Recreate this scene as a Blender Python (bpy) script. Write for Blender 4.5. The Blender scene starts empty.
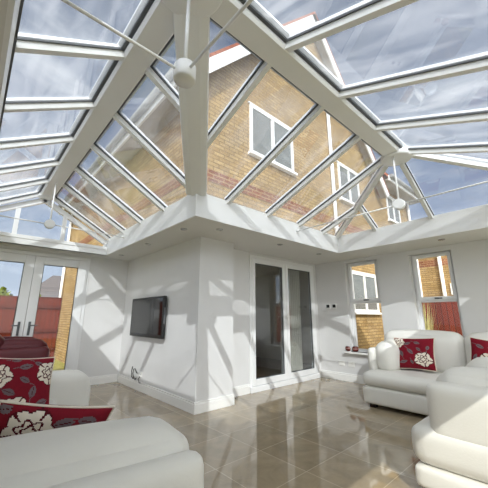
import bpy, bmesh, math, random
from mathutils import Vector, Matrix
random.seed(7)
scn = bpy.context.scene
COL = scn.collection
R = math.radians

# ------------------------------------------------------------------ helpers
ORI = {}                                     # world origin of unrotated roots


def tag(o, label=None, cat=None, group=None, kind=None):
    if label: o['label'] = label
    if cat: o['category'] = cat
    if group: o['group'] = group
    if kind: o['kind'] = kind
    return o


def thing(name, label, cat, loc=(0, 0, 0), rz=0.0, group=None, kind=None):
    o = bpy.data.objects.new(name, None)
    COL.objects.link(o)
    o.location = loc
    o.rotation_euler = (0, 0, rz)
    o.empty_display_size = .1
    return tag(o, label, cat, group, kind)


class MB:
    """collects shapes and links them as one mesh object"""

    def __init__(self):
        self.v, self.f, self.m, self.s = [], [], [], []

    def add(self, vs, fs, mat=0, smooth=False):
        n = len(self.v)
        self.v += [Vector(p) for p in vs]
        for f in fs:
            self.f.append([i + n for i in f])
            self.m.append(mat)
            self.s.append(smooth)
        return self

    def box(self, x0, x1, y0, y1, z0, z1, mat=0):
        vs = [(x, y, z) for z in (z0, z1) for y in (y0, y1) for x in (x0, x1)]
        return self.add(vs, [(0, 2, 3, 1), (4, 5, 7, 6), (0, 1, 5, 4), (2, 6, 7, 3), (0, 4, 6, 2), (1, 3, 7, 5)], mat)

    def beam(self, p0, p1, w, h, up=(0, 0, 1), off=0.0, mat=0, taper=1.0):
        """box from p0 to p1, w across, h along up, its underside off along up from the line"""
        p0, p1 = Vector(p0), Vector(p1)
        d = (p1 - p0).normalized()
        up = Vector(up)
        up = (up - d * up.dot(d)).normalized()
        sd = d.cross(up)
        vs = []
        for p in (p0, p1):
            for hh, ww in ((off, w * taper), (off + h, w)):
                for s in (-.5, .5):
                    vs.append(p + sd * (ww * s) + up * hh)
        return self.add(vs, [(0, 1, 3, 2), (4, 6, 7, 5), (0, 4, 5, 1), (2, 3, 7, 6), (0, 2, 6, 4), (1, 5, 7, 3)], mat)

    def prism(self, poly, vec, mat=0):
        vec = Vector(vec)
        n = len(poly)
        a = [Vector(p) for p in poly]
        b = [p + vec for p in a]
        fs = [list(range(n))[::-1], list(range(n, 2 * n))]
        for i in range(n):
            j = (i + 1) % n
            fs.append([i, j, n + j, n + i])
        return self.add(a + b, fs, mat)

    def cyl(self, p0, p1, r, n=12, r1=None, mat=0, smooth=True):
        p0, p1 = Vector(p0), Vector(p1)
        r1 = r if r1 is None else r1
        d = (p1 - p0).normalized()
        u = d.cross(Vector((0, 0, 1)) if abs(d.z) < .9 else Vector((1, 0, 0))).normalized()
        w = d.cross(u)
        vs = []
        for p, q in ((p0, r), (p1, r1)):
            for i in range(n):
                a = 2 * math.pi * i / n
                vs.append(p + (u * math.cos(a) + w * math.sin(a)) * q)
        self.add(vs, [[i, (i + 1) % n, n + (i + 1) % n, n + i] for i in range(n)], mat, smooth)
        k = len(self.v) - 2 * n
        for ring in (list(range(n))[::-1], list(range(n, 2 * n))):
            self.f.append([k + i for i in ring]); self.m.append(mat); self.s.append(False)
        return self

    def lathe(self, c, prof, n=24, mat=0, smooth=True):
        c = Vector(c)
        vs, fs = [], []
        for r, z in prof:
            for i in range(n):
                a = 2 * math.pi * i / n
                vs.append(c + Vector((r * math.cos(a), r * math.sin(a), z)))
        for j in range(len(prof) - 1):
            for i in range(n):
                fs.append([j * n + i, j * n + (i + 1) % n, (j + 1) * n + (i + 1) % n, (j + 1) * n + i])
        fs.append(list(range(n))[::-1])
        fs.append([(len(prof) - 1) * n + i for i in range(n)])
        return self.add(vs, fs, mat, smooth)

    def tube(self, pts, r, n=8, mat=0):
        pts = [Vector(p) for p in pts]
        vs, fs = [], []
        for k, p in enumerate(pts):
            d = (pts[min(k + 1, len(pts) - 1)] - pts[max(k - 1, 0)]).normalized()
            u = d.cross(Vector((.13, .2, 1))).normalized()
            w = d.cross(u)
            for i in range(n):
                a = 2 * math.pi * i / n
                vs.append(p + (u * math.cos(a) + w * math.sin(a)) * r)
        for k in range(len(pts) - 1):
            for i in range(n):
                fs.append([k * n + i, k * n + (i + 1) % n, (k + 1) * n + (i + 1) % n, (k + 1) * n + i])
        fs.append(list(range(n))[::-1])
        fs.append([(len(pts) - 1) * n + i for i in range(n)])
        return self.add(vs, fs, mat, True)

    def soft(self, c, size, r, puff=(0, 0, 0), n=14, mat=0, fn=None):
        """rounded, slightly inflated block (upholstery)"""
        c = Vector(c)
        h = [s / 2 for s in size]
        r = min(r, min(h) * .98)
        ts = [math.sin(math.pi / 2 * (2 * i / n - 1)) for i in range(n + 1)]
        idx, vs, fs = {}, [], []

        def vert(t):
            key = tuple(round(x, 5) for x in t)
            if key in idx: return idx[key]
            p = Vector([t[k] * h[k] for k in range(3)])
            q = Vector([max(-(h[k] - r), min(h[k] - r, p[k])) for k in range(3)])
            d = p - q
            if d.length > 1e-9: p = q + d.normalized() * r
            bump = [(1 - t[(k + 1) % 3] ** 2) * (1 - t[(k + 2) % 3] ** 2) for k in range(3)]
            p += Vector([puff[k] * bump[k] * t[k] for k in range(3)])
            if fn: p = fn(p, t)
            idx[key] = len(vs)
            vs.append(c + p)
            return idx[key]
        for ax in range(3):
            for sg in (-1, 1):
                for i in range(n):
                    for j in range(n):
                        quad = []
                        for a, b in ((i, j), (i + 1, j), (i + 1, j + 1), (i, j + 1)):
                            t = [0, 0, 0]
                            t[ax] = sg
                            t[(ax + 1) % 3] = ts[a]
                            t[(ax + 2) % 3] = ts[b]
                            quad.append(vert(t))
                        fs.append(quad if sg > 0 else quad[::-1])
        return self.add(vs, fs, mat, True)

    def build(self, name, mat, parent=None, local=False, bevel=0.0, kind=None, recalc=True):
        me = bpy.data.meshes.new(name)
        off = Vector((0, 0, 0))
        if parent is not None and not local:
            off = world_loc(parent)
        me.from_pydata([tuple(p - off) for p in self.v], [], self.f)
        for m in (mat if isinstance(mat, (list, tuple)) else [mat]):
            me.materials.append(m)
        for p, mi, s in zip(me.polygons, self.m, self.s):
            p.material_index = mi
            p.use_smooth = s
        if recalc:
            bm = bmesh.new(); bm.from_mesh(me)
            bmesh.ops.recalc_face_normals(bm, faces=bm.faces)
            bm.to_mesh(me); bm.free()
        o = bpy.data.objects.new(name, me)
        COL.objects.link(o)
        if parent is not None: o.parent = parent
        if bevel:
            b = o.modifiers.new('bevel', 'BEVEL'); b.width = bevel; b.segments = 2; b.limit_method = 'ANGLE'
        if kind: o['kind'] = kind
        return o


def world_loc(o):
    l = Vector(o.location)
    while o.parent:
        o = o.parent
        l += Vector(o.location)
    return l


def clip(poly, axis, val, keep_greater):
    out = []
    n = len(poly)
    for i in range(n):
        a, b = poly[i], poly[(i + 1) % n]
        da, db = a[axis] - val, b[axis] - val
        if not keep_greater: da, db = -da, -db
        if da >= 0: out.append(a)
        if (da > 0 and db < 0) or (da < 0 and db > 0):
            t = da / (da - db)
            out.append(tuple(a[k] + (b[k] - a[k]) * t for k in range(len(a))))
    return out


# ------------------------------------------------------------------ materials
def lin(c):
    return tuple(((x / 255) / 12.92 if x / 255 <= .04045 else ((x / 255 + .055) / 1.055) ** 2.4) for x in c) + (1,)


def nodemat(name):
    m = bpy.data.materials.new(name)
    m.use_nodes = True
    nt = m.node_tree
    return m, nt, nt.nodes['Principled BSDF'], nt.nodes['Material Output']


def N(nt, typ, **kw):
    n = nt.nodes.new(typ)
    for k, v in kw.items():
        if k.startswith('i_'):
            n.inputs[k[2:].replace('_', ' ')].default_value = v
        else:
            setattr(n, k, v)
    return n


def plain(name, rgb, rough=.5, spec=.5, noise=0.0, scale=8.0, bump=0.0, bscale=60.0, metal=0.0, coord='Object'):
    m, nt, b, out = nodemat(name)
    b.inputs['Base Color'].default_value = lin(rgb)
    b.inputs['Roughness'].default_value = rough
    b.inputs['Metallic'].default_value = metal
    b.inputs['Specular IOR Level'].default_value = spec
    tc = N(nt, 'ShaderNodeTexCoord')
    nz = N(nt, 'ShaderNodeTexNoise', i_Scale=scale, i_Detail=5.0)
    nt.links.new(tc.outputs[coord], nz.inputs['Vector'])
    mx = N(nt, 'ShaderNodeMix', data_type='RGBA', blend_type='MULTIPLY')
    mx.inputs[0].default_value = 1
    mx.inputs[6].default_value = lin(rgb)
    rp = N(nt, 'ShaderNodeMapRange')
    rp.inputs[1].default_value = .3; rp.inputs[2].default_value = .7
    rp.inputs[3].default_value = 1 - noise; rp.inputs[4].default_value = 1 + noise * .3
    nt.links.new(nz.outputs['Fac'], rp.inputs[0])
    nt.links.new(rp.outputs[0], mx.inputs[7])
    nt.links.new(mx.outputs[2], b.inputs['Base Color'])
    if bump:
        n2 = N(nt, 'ShaderNodeTexNoise', i_Scale=bscale, i_Detail=3.0)
        nt.links.new(tc.outputs[coord], n2.inputs['Vector'])
        bp = N(nt, 'ShaderNodeBump', i_Strength=bump, i_Distance=.01)
        nt.links.new(n2.outputs['Fac'], bp.inputs['Height'])
        nt.links.new(bp.outputs['Normal'], b.inputs['Normal'])
    return m


def glassmat(name, tint=(1, 1, 1), gain=1.0, base=0.0, refl_haze=0.0):
    m, nt, b, out = nodemat(name)
    nt.nodes.remove(b)
    tr = N(nt, 'ShaderNodeBsdfTransparent', i_Color=tint + (1,))
    gl = N(nt, 'ShaderNodeBsdfGlossy', i_Roughness=0.0)
    fr = N(nt, 'ShaderNodeFresnel', i_IOR=1.5)
    ge = N(nt, 'ShaderNodeNewGeometry')      # both faces of the thin pane reflect alike
    ir = N(nt, 'ShaderNodeMapRange')
    ir.inputs[3].default_value = 1.5; ir.inputs[4].default_value = 1 / 1.5
    nt.links.new(ge.outputs['Backfacing'], ir.inputs[0])
    nt.links.new(ir.outputs[0], fr.inputs['IOR'])
    ma = N(nt, 'ShaderNodeMath', operation='MULTIPLY_ADD', use_clamp=True)
    ma.inputs[1].default_value = gain; ma.inputs[2].default_value = base
    nt.links.new(fr.outputs[0], ma.inputs[0])
    mx = N(nt, 'ShaderNodeMixShader')
    nt.links.new(ma.outputs[0], mx.inputs[0])
    nt.links.new(tr.outputs[0], mx.inputs[1])
    nt.links.new(gl.outputs[0], mx.inputs[2])
    last = mx
    if refl_haze:  # pale streaks painted into the glass as reflection haze
        df = N(nt, 'ShaderNodeBsdfTranslucent', i_Color=(.8, .8, .8, 1))
        tc = N(nt, 'ShaderNodeTexCoord')
        mp = N(nt, 'ShaderNodeMapping')
        mp.inputs['Rotation'].default_value = (0, 0, .6)
        mp.inputs['Scale'].default_value = (3.2, .7, 1)
        nz = N(nt, 'ShaderNodeTexNoise', i_Scale=1.1, i_Detail=4.0, i_Distortion=1.6)
        nt.links.new(tc.outputs['Object'], mp.inputs['Vector'])
        nt.links.new(mp.outputs[0], nz.inputs['Vector'])
        rp = N(nt, 'ShaderNodeMapRange')
        rp.inputs[1].default_value = .42; rp.inputs[2].default_value = .68
        rp.inputs[3].default_value = refl_haze * .35; rp.inputs[4].default_value = refl_haze
        nt.links.new(nz.outputs['Fac'], rp.inputs[0])
        m2 = N(nt, 'ShaderNodeMixShader')
        nt.links.new(rp.outputs[0], m2.inputs[0])
        nt.links.new(mx.outputs[0], m2.inputs[1])
        nt.links.new(df.outputs[0], m2.inputs[2])
        last = m2
    nt.links.new(last.outputs[0], out.inputs['Surface'])
    return m


def brickmat(name, c1, c2, mortar, bw=.225, bh=.075, axis='x', rough=.85):
    """brick courses on a vertical wall running along x or y"""
    m, nt, b, out = nodemat(name)
    g = N(nt, 'ShaderNodeNewGeometry')
    sp = N(nt, 'ShaderNodeSeparateXYZ')
    cb = N(nt, 'ShaderNodeCombineXYZ')
    nt.links.new(g.outputs['Position'], sp.inputs[0])
    nt.links.new(sp.outputs['X' if axis == 'x' else 'Y'], cb.inputs[0])
    nt.links.new(sp.outputs['Z'], cb.inputs[1])
    br = N(nt, 'ShaderNodeTexBrick', offset=.5)
    br.inputs['Color1'].default_value = lin(c1)
    br.inputs['Color2'].default_value = lin(c2)
    br.inputs['Mortar'].default_value = lin(mortar)
    br.inputs['Scale'].default_value = 1
    br.inputs['Mortar Size'].default_value = .010
    br.inputs['Brick Width'].default_value = bw
    br.inputs['Row Height'].default_value = bh
    nt.links.new(cb.outputs[0], br.inputs['Vector'])
    nz = N(nt, 'ShaderNodeTexNoise', i_Scale=2.2, i_Detail=6.0)
    nt.links.new(g.outputs['Position'], nz.inputs['Vector'])
    mx = N(nt, 'ShaderNodeMix', data_type='RGBA', blend_type='MULTIPLY')
    mx.inputs[0].default_value = 1
    rp = N(nt, 'ShaderNodeMapRange')
    rp.inputs[1].default_value = .3; rp.inputs[2].default_value = .7
    rp.inputs[3].default_value = .78; rp.inputs[4].default_value = 1.09
    nt.links.new(nz.outputs['Fac'], rp.inputs[0])
    nt.links.new(br.outputs['Color'], mx.inputs[6])
    nt.links.new(rp.outputs[0], mx.inputs[7])
    nt.links.new(mx.outputs[2], b.inputs['Base Color'])
    b.inputs['Roughness'].default_value = rough
    b.inputs['Specular IOR Level'].default_value = .2
    bp = N(nt, 'ShaderNodeBump', i_Strength=.4, i_Distance=.01, invert=True)
    nt.links.new(br.outputs['Fac'], bp.inputs['Height'])
    nt.links.new(bp.outputs['Normal'], b.inputs['Normal'])
    return m


def tilefloor():
    m, nt, b, out = nodemat('polished_stone_tile')
    g = N(nt, 'ShaderNodeNewGeometry')
    mp = N(nt, 'ShaderNodeMapping')
    mp.inputs['Location'].default_value = (.13 + .52 * 20, 1.313 + .52 * 20, 0)
    nt.links.new(g.outputs['Position'], mp.inputs['Vector'])
    br = N(nt, 'ShaderNodeTexBrick', offset=0)
    br.inputs['Color1'].default_value = lin((163, 148, 123))
    br.inputs['Color2'].default_value = lin((147, 132, 108))
    br.inputs['Mortar'].default_value = lin((192, 179, 156))
    br.inputs['Scale'].default_value = 1
    br.inputs['Mortar Size'].default_value = .003
    br.inputs['Mortar Smooth'].default_value = .1
    br.inputs['Brick Width'].default_value = .52
    br.inputs['Row Height'].default_value = .52
    nt.links.new(mp.outputs[0], br.inputs['Vector'])
    nz = N(nt, 'ShaderNodeTexNoise', i_Scale=3.5, i_Detail=8.0, i_Roughness=.65, i_Distortion=.8)
    nt.links.new(g.outputs['Position'], nz.inputs['Vector'])
    rp = N(nt, 'ShaderNodeMapRange')
    rp.inputs[1].default_value = .3; rp.inputs[2].default_value = .7
    rp.inputs[3].default_value = .80; rp.inputs[4].default_value = 1.14
    nt.links.new(nz.outputs['Fac'], rp.inputs[0])
    mx = N(nt, 'ShaderNodeMix', data_type='RGBA', blend_type='MULTIPLY')
    mx.inputs[0].default_value = 1
    nt.links.new(br.outputs['Color'], mx.inputs[6])
    nt.links.new(rp.outputs[0], mx.inputs[7])
    nt.links.new(mx.outputs[2], b.inputs['Base Color'])
    b.inputs['Roughness'].default_value = .035
    b.inputs['Specular IOR Level'].default_value = 1.0
    return m


def boards(name, c1, c2, axis='z', width=.12, rough=.8, dark=(60, 25, 15)):
    """timber boards: rows of `width` along axis"""
    m, nt, b, out = nodemat(name)
    g = N(nt, 'ShaderNodeNewGeometry')
    sp = N(nt, 'ShaderNodeSeparateXYZ')
    nt.links.new(g.outputs['Position'], sp.inputs[0])
    src = sp.outputs[axis.upper()]
    dv = N(nt, 'ShaderNodeMath', operation='DIVIDE'); dv.inputs[1].default_value = width
    nt.links.new(src, dv.inputs[0])
    fl = N(nt, 'ShaderNodeMath', operation='FLOOR')
    nt.links.new(dv.outputs[0], fl.inputs[0])
    fr = N(nt, 'ShaderNodeMath', operation='FRACT')
    nt.links.new(dv.outputs[0], fr.inputs[0])
    wn = N(nt, 'ShaderNodeTexWhiteNoise', noise_dimensions='1D')
    nt.links.new(fl.outputs[0], wn.inputs['W'])
    nz = N(nt, 'ShaderNodeTexNoise', i_Scale=3.0, i_Detail=6.0)
    mp = N(nt, 'ShaderNodeMapping')
    mp.inputs['Scale'].default_value = (.6, .6, 6) if axis == 'z' else (8, 8, .5)
    nt.links.new(g.outputs['Position'], mp.inputs['Vector'])
    nt.links.new(mp.outputs[0], nz.inputs['Vector'])
    ad = N(nt, 'ShaderNodeMath', operation='ADD')
    nt.links.new(wn.outputs['Value'], ad.inputs[0])
    nt.links.new(nz.outputs['Fac'], ad.inputs[1])
    hf = N(nt, 'ShaderNodeMath', operation='MULTIPLY'); hf.inputs[1].default_value = .5
    nt.links.new(ad.outputs[0], hf.inputs[0])
    mx = N(nt, 'ShaderNodeMix', data_type='RGBA')
    mx.inputs[6].default_value = lin(c1); mx.inputs[7].default_value = lin(c2)
    nt.links.new(hf.outputs[0], mx.inputs[0])
    gp = N(nt, 'ShaderNodeMath', operation='LESS_THAN'); gp.inputs[1].default_value = .12
    nt.links.new(fr.outputs[0], gp.inputs[0])
    m2 = N(nt, 'ShaderNodeMix', data_type='RGBA')
    m2.inputs[7].default_value = lin(dark)
    nt.links.new(gp.outputs[0], m2.inputs[0])
    nt.links.new(mx.outputs[2], m2.inputs[6])
    nt.links.new(m2.outputs[2], b.inputs['Base Color'])
    b.inputs['Roughness'].default_value = rough
    b.inputs['Specular IOR Level'].default_value = .25
    return m


WALL = plain('wall_paint', (221, 220, 219), .75, .2, .02, 3, .03, 120)
SOFF = plain('soffit_paint', (222, 221, 218), .7, .2, .02, 3)
UPVC = plain('white_upvc', (236, 236, 236), .28, .5, .01, 4)
FRAMEP = plain('white_roof_frame', (234, 234, 233), .35, .5, .02, 4)
TRIM = plain('gloss_trim', (240, 239, 236), .25, .5, .01, 4)
GASK = plain('dark_gasket', (88, 91, 94), .5, .4, .05, 6)
GLASS = glassmat('window_glass', (.95, .97, .97), .7, 0.0)
DGLASS = glassmat('door_glass', (.86, .88, .88), 1.8, .04)
RGLASS = glassmat('roof_glass', (.86, .90, .94), 1.2, .03, .15)
FLOOR = tilefloor()
LEATHER = plain('white_leather', (228, 226, 219), .38, .4, .03, 5, .12, 90)
GREYLEATHER = plain('pale_grey_leather', (214, 211, 205), .38, .4, .03, 5, .12, 90)
BURG = plain('burgundy_leather', (82, 22, 30), .4, .45, .08, 6, .12, 90)
FOOT = plain('dark_wood_foot', (40, 26, 20), .5, .3, .1, 10)
BLACK = plain('black_plastic', (14, 14, 15), .35, .5, .1, 10)
SCREEN = plain('dark_screen', (10, 11, 12), .06, .6, .02, 4)
HANDLE = plain('dark_grey_handle', (92, 94, 96), .35, .5, .03, 10)
CHROME = plain('brushed_metal', (190, 190, 188), .25, .5, .03, 30, metal=1.0)
PLASTIC = plain('white_plastic', (238, 237, 233), .35, .5, .01, 10)
GREYPL = plain('grey_plastic', (96, 98, 100), .4, .5, .03, 10)
BRICKX = brickmat('buff_brick_gable', (180, 152, 106), (154, 125, 83), (132, 108, 74), axis='x')
BRICKY = brickmat('buff_brick_side', (180, 152, 106), (154, 125, 83), (132, 108, 74), axis='y')
BANDX = brickmat('red_brick_band_gable', (140, 88, 64), (120, 72, 52), (166, 134, 100), axis='x')
BANDY = brickmat('red_brick_band_side', (140, 88, 64), (120, 72, 52), (166, 134, 100), axis='y')
BOARDW = plain('white_bargeboard', (238, 236, 232), .4, .4, .03, 5)
GUTTER = plain('grey_gutter', (150, 150, 148), .4, .4, .05, 5)
SOFFITG = plain('eave_soffit', (168, 158, 142), .6, .3, .05, 5)  # brownish eave shadow worked into the soffit colour
FENCE = boards('red_brown_fence', (108, 42, 25), (78, 30, 18), 'x', .14)
FENCEY = boards('red_brown_fence_boards', (132, 56, 36), (84, 32, 20), 'y', .13)
RAIL = plain('fence_rail_wood', (84, 34, 22), .8, .2, .15, 9)
WOODF = boards('oak_floorboards', (104, 66, 38), (72, 44, 26), 'x', .14, .35, (30, 18, 10))
INWALL = plain('inner_wall_paint', (224, 217, 205), .8, .2, .05, 3)
CURT = plain('curtain_cloth', (226, 220, 208), .9, .1, .1, 14)
LEAF = plain('hedge_leaves', (116, 128, 42), .8, .2, .45, 9, coord='Generated')
GRASSM = plain('dry_grass_blades', (186, 178, 120), .8, .2, .3, 9)
LAWN = plain('lawn_ground', (150, 146, 84), .95, .1, .35, 7)
ROOFT = boards('terracotta_roof_tiles', (172, 96, 66), (140, 74, 50), 'z', .12, .85, (90, 48, 34))
SLATE = boards('grey_slate_roof', (112, 106, 106), (92, 88, 90), 'z', .18, .85, (70, 66, 68))
POTB = plain('pale_pink_glaze', (176, 132, 122), .3, .5, .1, 12)
POT = plain('dark_red_ceramic', (92, 34, 28), .25, .5, .15, 12)
C_RED = plain('cushion_red', (126, 25, 40), .85, .15, .12, 40)
C_DARK = plain('cushion_outline', (84, 18, 28), .85, .15, .1, 40)
C_GREY = plain('cushion_grey_leaf', (112, 98, 102), .85, .15, .1, 40)
C_WHITE = plain('cushion_cream_petal', (232, 222, 206), .85, .15, .06, 40)
LAMPE, _nt, _b, _o = nodemat('downlight_lens')
_b.inputs['Base Color'].default_value = lin((215, 213, 208)); _b.inputs['Roughness'].default_value = .2

# ------------------------------------------------------------------ measured dimensions
LY, LX, PA, ST, ZS = 2.687, 3.303, .631, .317, 2.35
D, DY = .568, .726                       # soffit overhangs along the house
XE, YG = LX - .768, LY - .35             # lantern inner edges at the two ends
XO, YO = -2.405, -3.84                    # outer lantern edges
XW, YW = -2.98, -4.57                    # outer walls
W1, W2, ZR, HB = 1.662, 2.284, 3.19, .102
ZF = 2.617
SL = (ZR - ZF) / (W1 - HB - D)           # pitch of the left wing
SR = (ZR - ZF) / (W2 - HB - DY)          # pitch of the right wing
GZ = .055                                # glass above the underside of a rafter
RX = 1.45                                # end of the right ridge
YS = [-1.455, -.685, .085, .845, 1.575, 2.29]
XS = [-.85, -.085, .665, 1.40]

zli = lambda x, y: ZR - SL * (x + W1 - HB)
zlo = lambda x, y: ZR - SL * (-W1 - HB - x)
zri = lambda x, y: ZR - SR * (y + W2 - HB)
zro = lambda x, y: ZR - SR * (-W2 - HB - y)
ZEND = zri(0, -W2)
SE = (ZEND - ZF) / (XE - RX)
zhe = lambda x, y: ZEND - SE * (x - RX)
ZXO = zlo(XO, 0)

# ------------------------------------------------------------------ room shell
MB().box(XW, LX, YW, ST, -.1, 0).box(XW, 0, ST, LY, -.1, 0).box(0, .9, .2, .45, -.1, 0).build('floor', FLOOR, kind='structure')

w = MB().box(0, .25, 0, LY + .25, 0, 2.45)
w.build('wall_west', WALL, kind='structure')
w = MB().box(.25, PA, 0, .45, 0, 2.45)
w.box(PA, 1.26, ST, .45, 0, 2.45).box(1.26, 3.20, ST, .45, 2.31, 2.45).box(3.20, LX, ST, .45, 0, 2.45)
w.build('wall_south', WALL, kind='structure')


def wall_with_holes_x(x0, x1, y0, y1, z0, z1, holes):
    """wall across x (thin in x), holes = (ya, yb, za, zb)"""
    m = MB()
    ys = sorted(holes)
    y = y0
    for ya, yb, za, zb in ys:
        m.box(x0, x1, y, ya, z0, z1)
        if za > z0: m.box(x0, x1, ya, yb, z0, za)
        m.box(x0, x1, ya, yb, zb, z1)
        y = yb
    m.box(x0, x1, y, y1, z0, z1)
    return m


W1A, W1B = -1.07, -.40
W2A, W2B = -2.285, -1.645
wall_with_holes_x(LX, LX + .25, YW, .45, 0, 2.45, [(W1A, W1B, .55, 2.29), (W2A, W2B, .55, 2.27)]).build('wall_east', WALL, kind='structure')
m = MB().box(-.74, 0, LY, LY + .25, 0, 2.45).box(-2.50, -.74, LY, LY + .25, 2.31, 2.45).box(XW - .25, -2.50, LY, LY + .25, 0, 2.45)
m.build('wall_north', WALL, kind='structure')
wall_with_holes_x(XW - .25, XW, YW - .25, LY, 0, 2.45, [(-.8, 2.2, .6, 2.15)]).build('wall_front_left', WALL, kind='structure')
m = MB()
m.box(XW, -2.3, YW - .25, YW, 0, 2.45).box(-2.3, 2.8, YW - .25, YW, 2.2, 2.45).box(2.8, LX + .25, YW - .25, YW, 0, 2.45)
m.build('wall_front_right', WALL, kind='structure')

# flat ceiling (soffit) round the lantern
T = .02
m = MB()
m.box(-D + T, 0, -DY + T, LY, ZS, ZS + .25)
m.box(0, XE + T, -DY + T, ST, ZS, ZS + .25)
m.box(XE + T, LX, YW, ST, ZS, ZS + .25)
m.box(XW, -D + T, YG + T, LY, ZS, ZS + .16)
m.box(XW, XO - T, YW, YG + T, ZS, ZS + .44)
m.box(XO - T, XE + T, YW, YO - T, ZS, ZS + .25)
m.build('ceiling', SOFF, kind='structure')

# skirting
def skirt(name, segs):
    m = MB()
    for x0, x1, y0, y1, nx, ny in segs:
        m.box(x0, x1, y0, y1, 0, .115)
        g = .006
        m.box(x0 + (g if nx < 0 else 0), x1 - (g if nx > 0 else 0), y0 + (g if ny < 0 else 0), y1 - (g if ny > 0 else 0), .115, .142)
    m.build(name, TRIM, kind='structure', bevel=.003)


skirt('baseboard_west', [(-.02, 0, 0, LY, -1, 0)])
skirt('baseboard_pillar', [(-.02, PA + .02, -.02, 0, 0, -1)])
skirt('baseboard_south', [(PA, 1.25, ST - .02, ST, 0, -1), (3.21, LX, ST - .02, ST, 0, -1)])
skirt('baseboard_east', [(LX - .02, LX, YW, ST - .02, -1, 0)])
skirt('baseboard_north', [(-.73, -.02, LY - .02, LY, 0, -1), (XW, -2.52, LY - .02, LY, 0, -1)])


# ------------------------------------------------------------------ doors and windows
def rect_frame(m, axis, c0, c1, a0, a1, z0, z1, w):
    """four bars round a rectangle; thin direction c0..c1"""
    for (u0, u1, v0, v1) in ((a0, a0 + w, z0, z1), (a1 - w, a1, z0, z1), (a0 + w, a1 - w, z0, z0 + w), (a0 + w, a1 - w, z1 - w, z1)):
        if axis == 'y': m.box(u0, u1, c0, c1, v0, v1)
        else: m.box(c0, c1, u0, u1, v0, v1)


def lever(parent, x, y, z, sgn, mat, word, name='door_handle'):
    h = MB().box(x - .017, x + .017, y - .012, y, z - .11, z + .11)
    h.cyl((x, y, z + .05), (x, y - .05, z + .05), .009, 10)
    h.box(min(x, x + sgn * .11), max(x, x + sgn * .11), y - .058, y - .042, z + .04, z + .06)
    h.cyl((x, y - .016, z - .05), (x, y - .008, z - .05), .012, 10)
    o = h.build(name, mat, parent, bevel=.004)
    o['label'] = word + ' lever handle on a long plate'


def french(name, axis_y, x0, x1, ztop, leaf_edges, rail, stile, hz, mat, glass, sill, handles, hm, hw):
    """pair of glazed doors facing -y in the plane y = axis_y"""
    root = thing(name, None, None, ((x0 + x1) / 2, axis_y, 0), kind='structure')
    f = MB()
    y0, y1 = axis_y - .012, axis_y + .075
    f.box(x0, x0 + .06, y0, y1, 0, ztop).box(x1 - .06, x1, y0, y1, 0, ztop).box(x0 + .06, x1 - .06, y0, y1, ztop - .06, ztop)
    f.box(x0, x1, y0 - .03, y1, 0, sill)
    f.build('door_frame', mat, root, bevel=.006)
    for k, (a, b) in enumerate(leaf_edges):
        l = MB()
        l.box(a, a + stile, y0 - .014, y1 - .02, sill + .005, ztop - .065)
        l.box(b - stile, b, y0 - .014, y1 - .02, sill + .005, ztop - .065)
        l.box(a + stile, b - stile, y0 - .014, y1 - .02, sill + .005, sill + .005 + rail)
        l.box(a + stile, b - stile, y0 - .014, y1 - .02, ztop - .065 - stile, ztop - .065)
        lo = l.build('door_leaf', mat, root, bevel=.006)
        g = MB().box(a + stile - .005, b - stile + .005, axis_y + .015, axis_y + .027, sill + rail, ztop - .06 - stile)
        g.build('glass_pane', glass, lo)
        k_ = MB()
        rect_frame(k_, 'y', axis_y - .004, axis_y + .014, a + stile - .001, b - stile + .001, sill + .004 + rail, ztop - .064 - stile, .012)
        k_.build('glazing_gasket', GASK, lo)
    for x, sg in handles:
        lever(root, x, y0 - .014, hz, sg, hm, hw)
    return root


french('door_1', LY, -2.50, -.74, 2.305, [(-1.622, -.80), (-2.44, -1.628)], .11, .135, 1.02, UPVC, GLASS, .05, [(-1.555, 1), (-1.70, -1)], HANDLE, 'grey')
french('door_2', ST, 1.262, 3.198, 2.305, [(1.312, 2.221), (2.229, 3.138)], .10, .078, 1.16, UPVC, DGLASS, .09, [(2.255, -1)], PLASTIC, 'white')


def casement(name, ya, yb, z0, z1, ztr, sash_all):
    """two-light window in the east wall; recessed, opening light above"""
    root = thing(name, None, None, (LX + .13, (ya + yb) / 2, z0), kind='structure')
    f = MB()
    xf0, xf1 = LX + .11, LX + .18
    f.box(xf0, xf1, ya, ya + .055, z0, z1).box(xf0, xf1, yb - .055, yb, z0, z1)
    f.box(xf0, xf1, ya + .055, yb - .055, z0, z0 + .055).box(xf0, xf1, ya + .055, yb - .055, z1 - .05, z1)
    f.box(xf0, xf1, ya + .055, yb - .055, ztr - .035, ztr + .035)
    f.build('window_frame', UPVC, root, bevel=.005)
    s = MB()
    rect_frame(s, 'x', xf0 - .03, xf0 + .02, ya + .03, yb - .03, ztr, z1 - .015, .055)
    so = s.build('opening_sash', UPVC, root, bevel=.005)
    MB().box(xf0 + .0, xf0 + .012, ya + .07, yb - .07, ztr + .04, z1 - .06).build('glass_pane', GLASS, so)
    yc = (ya + yb) / 2
    h = MB().box(xf0 - .042, xf0 - .03, yc - .03, yc + .03, ztr + .015, ztr + .04).box(xf0 - .062, xf0 - .04, yc - .085, yc + .01, ztr + .018, ztr + .036)
    ho = h.build('window_handle', GREYPL, so, bevel=.004); ho['label'] = 'grey window handle'
    MB().box(xf0 + .03, xf0 + .042, ya + .05, yb - .05, z0 + .05, ztr - .03).build('glass_pane', GLASS, root)
    MB().box(LX - .07, xf0, ya - .08 if sash_all else ya - .03, yb + .12 if sash_all else yb + .03, z0 - .032, z0).build('window_sill', TRIM, root, bevel=.006)


casement('window_1', W1A, W1B, .55, 2.29, 1.50, True)
casement('window_2', W2A, W2B, .55, 2.27, 1.48, False)

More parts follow.
